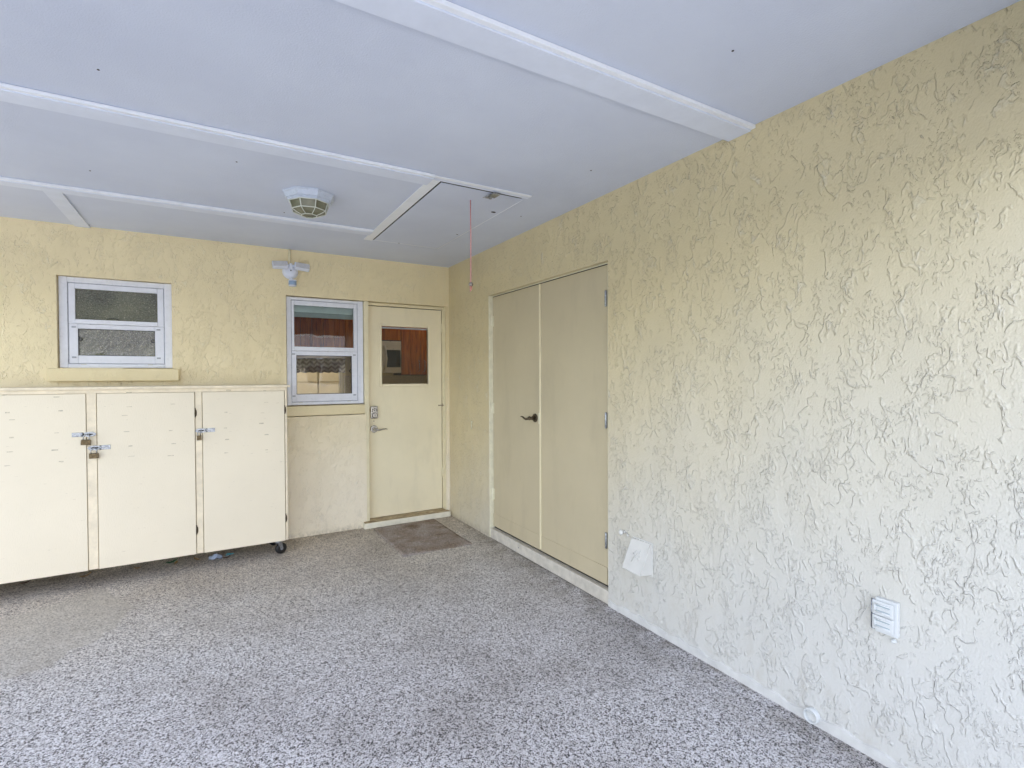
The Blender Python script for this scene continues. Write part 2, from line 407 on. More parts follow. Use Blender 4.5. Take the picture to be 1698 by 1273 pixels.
def wall_sheet(mb, u0, u1, v0, v1, holes, P, depth_vec, nu=None):
    """front sheet in the (u,v) plane with rectangular holes and their reveals"""
    us = sorted({u0, u1, *[h[0] for h in holes], *[h[1] for h in holes]})
    vs = sorted({v0, v1, *[h[2] for h in holes], *[h[3] for h in holes]})
    inh = lambda u, v: any(h[0] < u < h[1] and h[2] < v < h[3] for h in holes)
    D = Vector(depth_vec)
    for a, b in zip(us, us[1:]):
        for c, d in zip(vs, vs[1:]):
            if inh((a+b)/2, (c+d)/2): continue
            q = [Vector(P(a, c)), Vector(P(b, c)), Vector(P(b, d)), Vector(P(a, d))]
            mb.quad(*q); mb.quad(*[p+D for p in q[::-1]])
            for (e, f, mu, mv) in (((a, c), (a, d), a-1e-4, (c+d)/2), ((b, c), (b, d), b+1e-4, (c+d)/2), ((a, c), (b, c), (a+b)/2, c-1e-4), ((a, d), (b, d), (a+b)/2, d+1e-4)):
                if inh(mu, mv) or not (u0 < mu < u1 and v0 < mv < v1):
                    p, q2 = Vector(P(*e)), Vector(P(*f)); mb.quad(p, q2, q2+D, p+D)

# ------------------------------------------------------------------ the setting
def sheet(name, x0, x1, y0, y1, z, mat, parent=None):
    mb = MB().mat(mat); mb.quad((x0, y0, z), (x1, y0, z), (x1, y1, z), (x0, y1, z)); return mb.build(name, parent)
struct(sheet('ground', -400, 400, -400, 400, -.012, 'lawn'))
struct(sheet('driveway', -9.5, 5.5, -14, .3, -.008, 'drive'))
struct(sheet('road', -200, 200, -20, -14, -.007, 'asphalt'))
struct(sheet('carport_floor', -4.2, .1, -4.6, .1, 0., 'floor'))

house = thing('house', 'cream stucco house with covered carport, white ceiling, entry door and tan double doors', 'house', (-1.5, 0, 0))
# back wall y=0 with openings for two windows and the entry door
W1 = (-2.940, -2.275, 1.437, 2.083); W2 = (-1.477, -.817, 1.030, 2.056); DR = (-.817, -.028, .0, 2.056)
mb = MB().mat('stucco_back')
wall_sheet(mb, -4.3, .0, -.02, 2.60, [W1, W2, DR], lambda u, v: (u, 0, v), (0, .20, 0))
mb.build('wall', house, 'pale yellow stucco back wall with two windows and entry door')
# right wall x=0 with the storage closet opening
DD = (-2.338, -.832, .0, 2.048)
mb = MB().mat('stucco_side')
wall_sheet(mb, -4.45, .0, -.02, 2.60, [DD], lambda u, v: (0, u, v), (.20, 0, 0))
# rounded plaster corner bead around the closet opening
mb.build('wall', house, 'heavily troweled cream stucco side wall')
mb = MB().mat('stucco_side'); mb.box(.0, .2, .0, .2, -.02, 2.6); mb.build('wall_return', house)
# footing strip at the base of the right wall
mb = MB().mat('kerb')
pts = []
k = 60
for i in range(k):
    ya = -4.45+(4.45-2.345)*i/k; yb = -4.45+(4.45-2.345)*(i+1)/k
    h0 = .036+.006*math.sin(i*1.7)+.004*math.sin(i*.61); h1 = .036+.006*math.sin((i+1)*1.7)+.004*math.sin((i+1)*.61)
    mb.quad((-.008, ya, 0), (-.008, yb, 0), (-.008, yb, h1), (-.008, ya, h0)); mb.quad((-.008, ya, h0), (-.008, yb, h1), (0, yb, h1+.004), (0, ya, h0+.004))
mb.mats = ['stucco_plain']; M['stucco_plain'] = plain('smooth_footing', (.66, .655, .63), .45, var=.08, vscale=16, bump=.003, bscale=30)
mb.build('footing', house)
# ceiling slab and roof
mb = MB().mat('ceiling'); mb.box(-4.1, .0, -4.35, 0., H, H+.02); mb.build('ceiling', house, 'white painted carport ceiling')
mb = MB().mat('ceiling_trim'); mb.box(-4.15, .25, -4.4, .4, H+.165, H+.25); mb.box(-4.15, .0, -4.4, -4.35, 2.08, H+.165); mb.box(-4.15, -4.10, -4.35, .0, 2.08, H+.165); mb.build('roof', house)  # unseen roof edge with deep fascias, shaped to keep sky light low on the walls
# carport post on the open side, outside the picture
for yy in (-4.25,):
    mb = MB().mat('ceiling_trim'); mb.box(-4.08, -3.98, yy-.05, yy+.05, 0, H, .006); mb.build('post', house)

# ceiling trim boards (stepped moulding on the near edge)
def ceil_board(x0, x1, yn, yf, th, name='ceiling_trim_board', steps=2):
    mb = MB().mat('ceiling_board')
    mb.box(x0, x1, yn+.022, yf, H-th, H-.0005, .0015, 1)
    mb.mat('ceiling_trim')
    for i in range(steps):
        a = yn+.022*(steps-1-i)/steps
        mb.box(x0, x1, a+.001, yn+.022-.0004+.0*i, H-th*(.42+.42*(i)/steps)-.003, H-.001-.0004*i, .001, 1)
    return mb.build(name, house)
ceil_board(-4.09, -.001, -3.285, -3.150, .022)
ceil_board(-4.09, -.985, -2.100, -1.975, .020)
ceil_board(-.985, -.369, -2.090, -2.035, .007)
ceil_board(-4.09, -.992, -.925, -.815, .018)
mb = MB().mat('ceiling_board'); mb.box(-2.835, -2.750, -.815, -.0, H-.010, H-.0005, .001, 1); mb.build('ceiling_batten', house)
mb = MB().mat('ceiling_trim'); mb.box(-.992, -.928, -1.974, -.640, H-.0065, H-.0005, .0015, 1); mb.box(-.984, -.928, -2.034, -1.976, H-.0065, H-.0005, .0015, 1); mb.build('hatch_frame', house)
# attic hatch: panel hinged in the ceiling, dark gap on two sides
hatch = MB().mat('ceiling'); hatch.box(-.916, -.386, -2.014, -.668, H-.006, H-.0008, .0012, 1)
hatch = hatch.build('attic_hatch', house, 'square attic hatch panel in the ceiling')
mb = MB().mat('gap'); mb.box(-.9278, -.9165, -2.014, -.66, H-.0030, H-.0007); mb.build('gap', hatch)
mb = MB().mat('gap'); mb.box(-.9278, -.40, -2.0335, -2.0145, H-.0030, H-.0007); mb.build('gap', hatch)
mb = MB().mat('ceiling_trim'); mb.tube([(-.382, -2.0, H-.004), (-.382, -.663, H-.004)], .0022, 6); mb.tube([(-.91, -.663, H-.004), (-.382, -.663, H-.004)], .0028, 6); mb.build('caulk_line', hatch)
mb = MB().mat('steel'); mb.box(-.612, -.565, -2.055, -1.985, H-.022, H-.016, .002); mb.box(-.606, -.571, -2.01, -1.94, H-.014, H-.0065, .002); mb.cyl((-.588, -1.975, H-.026), (-.588, -1.975, H-.012), .009)
mb.tube([(-.62, -2.02, H-.02), (-.64, -1.99, H-.03), (-.63, -1.96, H-.02)], .003, 8); mb.build('latch', hatch)
for x, y, r_ in ((-.43, -1.72, .012), (-.42, -1.13, .006), (-.72, -.672, .005)):
    mb = MB().mat('bulbdark'); mb.sphere((x, y, H-.006), r_, (1.4, 1, .3)); mb.build('screw_hole', hatch)
for x, y in ((-2.347, -2.37), (-.957, -3.212), (-.30, -2.55), (-.22, -1.72), (-2.55, -1.25), (-1.6, -1.02), (-.52, -3.55), (-1.9, -1.75), (-2.75, -.05)): 
    mb = MB().mat('bulbdark'); mb.sphere((x, y, H-.001), .0045, (1, 1, .4), 8); mb.build('nail_spot', house)

# ------------------------------------------------------------------ windows
def window(W, sash, g_up, g_lo, label, glass, y=.03, latch=True, bar=1.0):
    x0, x1, z0, z1 = W
    mb = MB().mat('vinyl')          # outer frame
    fw = x0, x1, z0, z1
    sx0, sx1, sz0, sz1 = sash
    mb.box(x0+.003, sx0, y, y+.06, z0+.003, z1-.003, .003); mb.box(sx1, x1-.003, y, y+.06, z0+.003, z1-.003, .003)
    mb.box(sx0-.0, sx1, y+.001, y+.06, sz1, z1-.004, .003); mb.box(sx0, sx1, y+.001, y+.06, z0+.004, sz0, .003)
    fr = mb.build('window', house, label)
    mb = MB().mat('vinyl_shade')    # fine reveal between frame and sash
    mb.box(sx0+.0005, sx0+.004, y+.012, y+.05, sz0+.001, sz1-.001); mb.box(sx1-.004, sx1-.0005, y+.012, y+.05, sz0+.001, sz1-.001)
    mb.box(sx0+.004, sx1-.004, y+.012, y+.05, sz1-.004, sz1-.0005); mb.box(sx0+.004, sx1-.004, y+.012, y+.05, sz0+.0005, sz0+.004)
    mb.build('gasket', fr)
    # upper sash
    zm = (g_up[2]+g_lo[3])/2
    mb = MB().mat('vinyl'); a, b, c, d = g_up
    e = .0045
    mb.box(sx0+e, a, y+.006, y+.045, zm, sz1-e, .003); mb.box(b, sx1-e, y+.006, y+.045, zm, sz1-e, .003)
    mb.box(a, b, y+.0065, y+.045, d, sz1-e, .003); mb.box(a, b, y+.002, y+.045, zm+.001, c, .003)
    mb.build('sash', fr)
    mb = MB().mat('vinyl'); a, b, c, d = g_lo
    mb.box(sx0+e, a, y+.008, y+.047, sz0+e, zm-.001, .003); mb.box(b, sx1-e, y+.008, y+.047, sz0+e, zm-.001, .003)
    mb.box(a, b, y+.0065, y+.047, d, zm-.001, .003); mb.box(a, b, y+.009, y+.047, sz0+e, c, .003)
    mb.mat('black')
    t = .0035
    mb.box(a, a+t, y+.0155, y+.03, c, d); mb.box(b-t, b, y+.0155, y+.03, c, d); mb.box(a+t, b-t, y+.0155, y+.03, d-t, d); mb.box(a+t, b-t, y+.0155, y+.03, c, c+t)
    mb.mat('vinyl_shade')
    for xx in (a-.022, b+.022):
        for zz in (c-.014, d+.010): mb.box(xx-.012, xx+.012, y+.0045, y+.008, zz-.006, zz+.006, .001)
    mb.mat('plastic_painted')
    for xx in (a+.03, b-.03): mb.box(xx-.016, xx+.016, y-.002, y+.004, sz0-.006, sz0, .001)
    mb.build('sash', fr)
    for g, dy in ((g_up, .026), (g_lo, .028)):
        mb = MB().mat(glass); a, b, c, d = g
        mb.quad((a-.001, y+dy, c-.001), (b+.001, y+dy, c-.001), (b+.001, y+dy, d+.001), (a-.001, y+dy, d+.001)); mb.build('pane', fr)
        if glass == 'obscure':
            mb = MB().mat('glass'); mb.quad((a-.001, y+dy-.006, c-.001), (b+.001, y+dy-.006, c-.001), (b+.001, y+dy-.006, d+.001), (a-.001, y+dy-.006, d+.001)); mb.build('outer_pane', fr)
    if latch:
        a, b, c, d = g_lo; zl = c+(d-c)*.60
        for xx, s in ((a, 1), (b, -1)):
            mb = MB().mat('black'); mb.tube([(xx+s*.002, y+.012, zl+.011), (xx+s*.018, y+.010, zl+.009), (xx+s*.024, y+.010, zl), (xx+s*.018, y+.010, zl-.009), (xx+s*.002, y+.012, zl-.011)], .0028, 8); mb.build('tilt_latch', fr)
    return fr
w1 = window((-2.937, -2.272, 1.437, 2.084), (-2.888, -2.324, 1.468, 2.043), (-2.847, -2.367, 1.785, 2.002), (-2.834, -2.385, 1.528, 1.719),
            'small white vinyl window with pebbled glass above the storage cabinet', 'obscure')
mb = MB().mat('black'); mb.tube([(-2.635+.036*math.cos(t), .031, 1.785+.013*math.sin(t)) for t in [PI*i/10 for i in range(11)]], .0022, 8); mb.build('sash_lift', w1)
w2 = window((-1.474, -.829, 1.124, 2.054), (-1.436, -.879, 1.153, 2.026), (-1.410, -.912, 1.629, 1.984), (-1.395, -.931, 1.220, 1.555),
            'tall white vinyl window beside the entry door', 'glass')
# stucco sills
mb = MB().mat('sill_stucco'); mb.box(-2.985, -2.232, -.045, .055, 1.343, 1.434, .006, 2); mb.build('window_sill', house, 'stucco sill under the small window')
mb = MB().mat('sill_stucco'); mb.box(-1.50, -.829, -.004, .09, 1.036, 1.120, .004, 2); mb.build('window_sill', house, 'stucco sill under the tall window')

# ------------------------------------------------------------------ entry door
DY = .07
mb = MB().mat('trim_cream')     # jamb and casing
mb.box(-.828, -.790, .004, .12, .055, 2.052, .002); mb.box(-.036, -.029, .03, .12, .052, 2.052, .001)
mb.box(-.790, -.036, .050, .12, 2.028, 2.052, .002); mb.box(-.048, -.036, .052, .12, .052, 2.028, .002)
fr = mb.build('door_frame', house)
mb = MB().mat('gap'); mb.box(-.790, -.048, .105, .12, .05, 2.028); mb.build('gap', fr) if False else mb.bm.free()
x0, x1, z0, z1 = -.785, -.0545, .060, 2.021
gx0, gx1, gz0, gz1 = -.655, -.189, 1.296, 1.846
mb = MB().mat('door_cream')
wall_sheet(mb, x0, x1, z0, z1, [(gx0, gx1, gz0, gz1)], lambda u, v: (u, DY, v), (0, .044, 0))
door = mb.build('door', house, 'cream entry door with square window, keypad lock and lever')
mb = MB().mat('gap')
mb.box(-.7895, x0-.0005, DY+.014, DY+.05, .05, 2.027); mb.box(x1+.0005, -.0485, DY+.014, DY+.05, .05, 2.027); mb.box(x0, x1, DY+.014, DY+.05, z1+.0005, 2.0275)
mb.build('gap', door)
mb = MB().mat('door_cream')     # raised lite frame
t = .021
mb.box(gx0-t, gx0+.004, DY-.010, DY-.0005, gz0-t, gz1+t, .004); mb.box(gx1-.004, gx1+t, DY-.010, DY-.0005, gz0-t, gz1+t, .004)
mb.box(gx0+.004, gx1-.004, DY-.0095, DY-.0005, gz1-.004, gz1+t, .004); mb.box(gx0+.004, gx1-.004, DY-.0095, DY-.0005, gz0-t, gz0+.004, .004)
mb.build('lite_frame', door)
mb = MB().mat('glass'); mb.quad((gx0, DY+.02, gz0), (gx1, DY+.02, gz0), (gx1, DY+.02, gz1), (gx0, DY+.02, gz1)); mb.build('pane', door)
mb = MB().mat('vinyl'); mb.box(gx0, gx1, DY+.026, DY+.05, gz1-.022, gz1-.008, .003); mb.build('blind_rail', door)
mb = MB().mat('nickel')         # keypad deadbolt
mb.box(-.762, -.694, DY-.024, DY-.0005, .982, 1.098, .007, 3)
mb.cyl((-.727, DY-.036, 1.012), (-.727, DY-.022, 1.012), .022, .024, 24, .002)
mb.mat('black'); mb.cyl((-.727, DY-.0255, 1.012), (-.727, DY-.0235, 1.012), .027, n=24); mb.box(-.7285, -.7255, DY-.0375, DY-.0355, 1.004, 1.020)
for dx, dz in ((-.017, .052), (0, .058), (.017, .052), (-.020, .036), (0, .040), (.020, .036)): mb.cyl((-.727+dx, DY-.027, 1.016+dz), (-.727+dx, DY-.023, 1.016+dz), .0052, n=12)
mb.build('keypad_lock', door)
mb = MB().mat('nickel')
mb.cyl((-.729, DY-.012, .885), (-.729, DY-.0005, .885), .034, .036, 28, .003); mb.cyl((-.729, DY-.05, .885), (-.729, DY-.012, .885), .013, .017, 20)
mb.tube([(-.729, DY-.050, .885), (-.705, DY-.056, .878), (-.680, DY-.055, .878), (-.655, DY-.052, .884), (-.632, DY-.052, .886), (-.618, DY-.052, .880)], [.012, .009, .0075, .007, .006, .004], 12, (1, .8)); mb.sphere((-.729, DY-.05, .885), .0145, n=14)
mb.mat('black'); mb.cyl((-.729, DY-.067, .885), (-.729, DY-.0635, .885), .004, n=10)
mb.build('door_handle', door)
mb = MB().mat('rust'); mb.sphere((-.729, DY-.001, .958), .004, (1.3, .4, 1), 8); mb.build('screw', door)
for zc in (1.845, .42):
    mb = MB().mat('trim_cream'); mb.cyl((-.050, DY-.006, zc-.048), (-.050, DY-.006, zc+.048), .0055, n=12); mb.box(-.064, -.050, DY-.0022, DY-.0006, zc-.045, zc+.045); mb.build('hinge', door)
mb = MB().mat('rust')
mb.tube([(-.085, DY-.006, 1.083), (-.06, DY-.014, 1.085), (-.045, DY-.016, 1.082), (-.02, DY-.024, 1.088), (-.008, DY-.02, 1.09)], .003, 8); mb.sphere((-.085, DY-.004, 1.083), .006, n=8)
mb.tube([(-.052, DY-.006, 1.10), (-.047, DY-.016, 1.088), (-.052, DY-.006, 1.072)], .0025, 8); mb.build('hook_latch', door)
# threshold + step
mb = MB().mat('step_side'); mb.box(-.856, -.019, -.060, -.001, 0., .050, .004, 2); mb.box(-.816, -.029, -.001, .069, 0., .050); 
mb.mat('threshold'); mb.box(-.848, -.024, -.054, -.0015, .0502, .0535, .001, 1); mb.box(-.789, -.049, -.0015, DY+.03, .0502, .0575, .001, 1)
mb.build('door_step', house, 'painted concrete step with a worn bare top')

# ------------------------------------------------------------------ double closet doors on the right wall
XD = .035
mb = MB().mat('jamb_white')
mb.box(.001, .09, -.842, -.824, .0, 2.046, .002); mb.box(.032, .09, -2.338, -2.298, .10, 2.046, .001); mb.box(.03, .09, -2.33, -.842, 2.040, 2.047, .001)
mb.build('door_frame', house, 'pale jamb around the double closet doors')
def closet_door(y0, y1, label, hinge_y, hinge_out, handle=None):
    mb = MB().mat('door_tan')
    mb.box(XD, XD+.035, y0, y1, .098, 2.034, .0015, 1); d = mb.build('door', house, label)
    mb = MB().mat('door_tan'); mb.box(XD-.0045, XD-.0003, y0+.002, y1-.002, .099, .205, .0006, 1)
    mb.build('kick_plate', d)
    for zc in (1.832, 1.098, .37):
        mb = MB().mat('steel' if hinge_out else 'jamb_white'); mb.cyl((XD-.008, hinge_y, zc-.046), (XD-.008, hinge_y, zc+.046), .0075, n=14, bev=.001)
        mb.cyl((XD-.008, hinge_y, zc-.050), (XD-.008, hinge_y, zc+.050), .004, n=10)
        if hinge_out: mb.box(XD-.002, XD-.0004, hinge_y, hinge_y+.018, zc-.045, zc+.045)
        else: mb.box(XD-.034, XD-.004, hinge_y-.001, hinge_y+.0035, zc-.045, zc+.045, .001, 1); mb.box(XD-.002, XD-.0004, hinge_y-.018, hinge_y, zc-.045, zc+.045)
        mb.build('hinge', d)
    return d
dl = closet_door(-1.566, -.846, 'far tan closet door with bronze lever', -.846, False)
dr = closet_door(-2.294, -1.572, 'near plain tan closet door', -2.288, True)
mb = MB().mat('trim_cream'); mb.box(XD-.009, XD-.0004, -1.577, -1.561, .11, 2.032, .002); mb.build('astragal', dr)
mb = MB().mat('gap'); mb.box(.045, .07, -2.329, -.843, .080, .096); mb.build('gap', dl)
mb = MB().mat('gap'); mb.box(.037, .06, -2.329, -.843, 2.0345, 2.0398); mb.build('gap', dl)
mb = MB().mat('bronze')
yc, zc = -1.497, 1.059
mb.cyl((XD-.010, yc, zc), (XD-.0004, yc, zc), .030, .033, 28, .003); mb.cyl((XD-.05, yc, zc), (XD-.010, yc, zc), .0115, .015, 18)
mb.sphere((XD-.052, yc, zc), .015, n=14)
mb.tube([(XD-.054, yc, zc), (XD-.062, yc+.030, zc-.008), (XD-.061, yc+.055, zc-.005), (XD-.058, yc+.080, zc+.004), (XD-.058, yc+.103, zc+.007), (XD-.058, yc+.117, zc+.003)], [.012, .009, .0075, .0065, .0055, .0035], 12, (1, .8))
mb.build('door_handle', dl)
mb = MB().mat('jamb_white'); mb.box(XD-.0115, XD-.0092, -1.572, -1.556, 1.02, 1.10, .001, 1); mb.build('strike_plate', dl)
mb = MB().mat('kerb'); mb.box(.004, .09, -2.338, -.842, 0., .082, .003, 2); mb.mat('steel'); mb.sphere((.004, -1.30, .045), .006, (.5, 1, 1), 8); mb.build('door_kerb', house, 'painted concrete kerb under the closet doors')

# ------------------------------------------------------------------ storage cabinet on castors
YC = -.40
cab = thing('storage_cabinet', 'long low cream plywood storage cabinet on castors under the small window', 'cabinet', (-2.6, -.22, 0))
CX0, CX1, CZ0, CZ1 = -3.86, -1.524, .114, 1.300
mb = MB().mat('cab')
mb.box(CX0, CX1, YC+.020, -.055, CZ0+.004, CZ1-.014)                       # carcass
mb.mat('cab_edge')
yf = YC+.004
for a, b in ((CX0, CX0+.05), (-3.305, -3.255), (-2.722, -2.672), (-2.122, -2.082), (-1.539, CX1)): mb.box(a, b, yf, YC+.0195, CZ0, CZ1-.012, .002)
mb.mat('cab_dark'); mb.box(CX0+.02, CX1-.02, YC+.03, -.07, CZ0, CZ0+.0035)
mb.build('carcass', cab)
mb = MB().mat('cab_edge'); mb.box(CX0-.02, CX1+.022, YC-.012, -.035, CZ1-.010, CZ1+.008, .003); mb.box(CX0, CX1-.001, YC+.003, YC+.02, CZ1-.034, CZ1-.0105, .001); mb.build('top_board', cab)
def cab_door(a, b, label, hinge_side, marks):
    mb = MB().mat('cab'); mb.box(a, b, YC, YC+.0185, CZ0-.002, CZ1-.036, .0022, 2)
    mb.mat('nail_fill')
    for (x, z, w) in marks:
        h_ = random.uniform(.0012, .0042)
        mb.box(x-w/2, x+w/2, YC-.0004, YC+.001, z-h_, z+h_)
    d = mb.build('door', cab, label)
    mb = MB().mat('cab_gap')
    mb.box(a-.0028, a-.0004, YC+.006, YC+.012, CZ0, CZ1-.037); mb.box(b+.0004, b+.0028, YC+.006, YC+.012, CZ0, CZ1-.037); mb.build('gap', d)
    if hinge_side:
        for z in (1.116, .283):
            mb = MB().mat('hinge_dark'); hx = b+.006
            pts = [(hx+.0075*math.sin(t)*1.0, YC+.0035, z+.026*math.cos(t)) for t in [2*PI*i/16 for i in range(16)]]
            mb.poly(pts, (0, -.003, 0), 'y'); mb.cyl((hx-.003, YC-.002, z-.030), (hx-.003, YC-.002, z+.030), .0035, n=10); mb.sphere((hx-.003, YC-.002, z+.033), .004, n=8)
            mb.build('hinge', d)
    return d
def marks(a, b):
    out = []
    for z in (1.26, 1.17, 1.11, 1.01, .92, .83):
        for fx in (.30, .74):
            if random.random() < .85: out.append((a+(b-a)*fx+random.uniform(-.02, .02), z+random.uniform(-.015, .015), random.uniform(.018, .038)))
    return out
d0 = cab_door(-3.808, -3.308, 'leftmost cabinet door, mostly outside the picture', False, [])
d1 = cab_door(-3.252, -2.725, 'left cream cabinet door', False, marks(-3.252, -2.725))
d2 = cab_door(-2.668, -2.126, 'middle cream cabinet door', True, marks(-2.668, -2.126))
d3 = cab_door(-2.078, -1.543, 'right cream cabinet door', True, marks(-2.078, -1.543))
def hasp(d, xa, xb, z):
    """leaf screwed at xa, slotted strap reaching over the staple at xb"""
    s = 1 if xb > xa else -1; y = YC-.0006
    mb = MB().mat('steel')
    B = lambda u0, u1, ya, yb, za, zb, bev=.001: mb.box(min(xa+s*u0, xa+s*u1), max(xa+s*u0, xa+s*u1), ya, yb, za, zb, bev, 1)
    B(0, .050, y-.003, y, z-.014, z+.014)
    mb.cyl((xa+s*.052, y-.004, z-.014), (xa+s*.052, y-.004, z+.014), .0045, n=12)
    L = abs(xb-xa)
    # tapered strap with a slot: ring polygon
    zt = lambda u: .008 if u < .070 else (.0155 if u < L-.02 else .010)
    n_ = 18; cx = xa+s*(L-.034); outer = []; inner = []
    B(.054, L-.058, y-.0075, y-.0045, z-.008, z+.008)
    for i in range(n_):
        t = 2*PI*i/n_; outer.append(Vector((cx+.036*math.cos(t), y-.0075, z+.0155*math.sin(t)))); inner.append(Vector((cx+.022*math.cos(t), y-.0075, z+.005*math.sin(t))))
    dy = Vector((0, .003, 0))
    for i in range(n_):
        j = (i+1) % n_
        mb.quad(outer[i], outer[j], inner[j], inner[i]); mb.quad(outer[i]+dy, outer[j]+dy, outer[j], outer[i]); mb.quad(inner[i], inner[j], inner[j]+dy, inner[i]+dy)
    mb.mat('black'); mb.box(cx-.020, cx+.020, y-.0035, y-.0030, z-.0048, z+.0048)
    mb.mat('steel'); mb.tube([(cx, y-.002, z+.000), (cx, y-.016, z-.000), (cx, y-.020, z-.002), (cx, y-.016, z-.004), (cx, y-.002, z-.004)], .003, 8)
    mb.mat('vinyl_shade')
    for u, dz in ((.012, .006), (.036, -.006), (.012, -.006)): mb.cyl((xa+s*u, y-.0042, z+dz), (xa+s*u, y-.0025, z+dz), .003, n=8)
    mb.build('hasp', d); return cx
def padlock(x, z, w, tilt, label):
    """hangs from a staple whose loop is at (x, YC-.018, z)"""
    y = YC-.021; t = thing('padlock', label, 'padlock', (x, y, z-.055), 'brass padlocks on the storage cabinet')
    R = Matrix.Translation((x, y, z)) @ Matrix.Rotation(tilt, 4, 'Y') @ Matrix.Translation((-x, -y, -z))
    hb = .034; top = z-.030
    mb = MB().mat('brass'); mb.box(x-w/2, x+w/2, y-.007, y+.007, top-hb, top, .0022, 2, xf=R)
    for k_ in (.33, .66): mb.box(x-w/2-.0005, x+w/2+.0005, y-.0076, y+.0076, top-hb*k_-.0005, top-hb*k_+.0005, xf=R)
    mb.build('body', t)
    r = w*.30
    pts = [(x-r, y, top-.002)]+[(x+r*math.cos(a), y, z+.002-r+r*math.sin(a)) for a in [PI-PI*i/10 for i in range(11)]]+[(x+r, y, top-.002)]
    mb = MB().mat('steel'); mb.tube([R @ Vector(p) for p in pts], .0028, 10); mb.build('shackle', t)
c1 = hasp(d1, -2.796, -2.674, 1.001); padlock(c1-.012, .998, .050, .06, 'brass padlock on the left cabinet hasp, the higher of the joined pair')
c2 = hasp(d2, -2.600, -2.716, .911); padlock(c2-.002, .908, .050, -.02, 'brass padlock on the lowest hasp, just below and right of another padlock')
c3 = hasp(d3, -2.003, -2.122, .990); padlock(c3-.012, .987, .028, 0, 'small dark brass padlock on the right cabinet door hasp')
def castor(x, y, rot):
    c = thing('castor', '', '', (x, y, 0)); del c['label']; del c['category']
    c.parent = cab; c.location = Vector((x, y, 0))-WLOC[cab]
    R = Matrix.Translation((x, y, 0)) @ Matrix.Rotation(rot, 4, 'Z') @ Matrix.Scale(1.28, 4)
    # one mesh for the fork, one for the wheel
    mb = MB().mat('steel')
    mb.box(-.028, .028, -.028, .028, .0835, .0875, .001, 1, R); mb._add(cylbm((0, 0, .070), (0, 0, .0835), .019), R)
    for s in (-1, 1): mb._add(plate_bm(s), R)
    mb._add(cylbm((.016, -.02, .033), (.016, .02, .033), .0045), R)
    f = mb.build('fork', c)
    mb = MB().mat('rubber'); mb._add(wheelbm(), R); mb.mat('vinyl_shade'); mb._add(cylbm((.016, -.0128, .033), (.016, .0128, .033), .009), R)
    mb.build('wheel', c)
def cylbm(p0, p1, r, n=20):
    t = MB(); t.cyl(p0, p1, r, n=n); b = t.bm; return b
def plate_bm(s):
    t = MB(); t.poly([(-.014, s*.0155, .074), (.014, s*.0155, .074), (.022, s*.0155, .033), (.016, s*.0155, .026), (.009, s*.0155, .033)], (0, s*.002, 0), 'y'); return t.bm
def wheelbm():
    b = bmesh.new(); prof = [(.006, -.012), (.027, -.0125), (.032, -.009), (.033, 0), (.032, .009), (.027, .0125), (.006, .012)]; n = 24; rings = []
    for r, w in prof: rings.append([b.verts.new((.016+r*math.cos(2*PI*j/n), w, .033+r*math.sin(2*PI*j/n))) for j in range(n)])
    for a, d in zip(rings, rings[1:]):
        for j in range(n): f = b.faces.new((a[j], a[(j+1) % n], d[(j+1) % n], d[j])); f.smooth = True
    b.faces.new(rings[0]); b.faces.new(rings[-1]); return b
castor(-1.590, -.350, math.radians(22)); castor(-1.578, -.10, math.radians(160)); castor(-3.80, -.35, 1.); castor(-3.80, -.10, 2.)

# ------------------------------------------------------------------ ceiling light (octagonal lantern)
lx, ly = -1.512, -1.432
lamp = thing('ceiling_light', 'white octagonal lantern light with olive frosted glass on the carport ceiling', 'ceiling light', (lx, ly, H-.125))
ph = math.radians(22.5)-math.radians(12)
mb = MB().mat('lamp_metal')
mb.lathe([(.150, -.0008), (.150, -.007), (.143, -.012), (.134, -.034), (.131, -.037)], (lx, ly, H), 8, ph, False)
mb.mat('lamp_metal'); mb.lathe([(.124, -.0372), (.123, -.046), (.117, -.050)], (lx, ly, H), 8, ph, False); mb.build('canopy', lamp)
P_ = [(.112, -.0505), (.098, -.093), (.044, -.120)]
mb = MB().mat('lamp_glass'); mb.lathe([(.109, -.0502), (.0955, -.0922), (.043, -.1185)], (lx, ly, H), 8, ph, False); mb.build('glass_shade', lamp)
mb = MB().mat('lamp_rib')
V8 = lambda i, r, z: Vector((lx+r*math.cos(ph+2*PI*i/8), ly+r*math.sin(ph+2*PI*i/8), H+z))
for i in range(8):
    mb.tube([V8(i, .113, -.049), V8(i, .0985, -.094)], .0028, 8); mb.tube([V8(i, .0985, -.094), V8(i, .074, -.1085), V8(i, .0445, -.1205)], .0024, 8)
    mb.tube([V8(i, .0985, -.094), V8(i+1, .0985, -.094)], .0028, 8); mb.tube([V8(i, .0445, -.1205), V8(i+1, .0445, -.1205)], .0026, 8); mb.tube([V8(i, .113, -.0515), V8(i+1, .113, -.0515)], .0028, 8)
mb.build('cage', lamp)

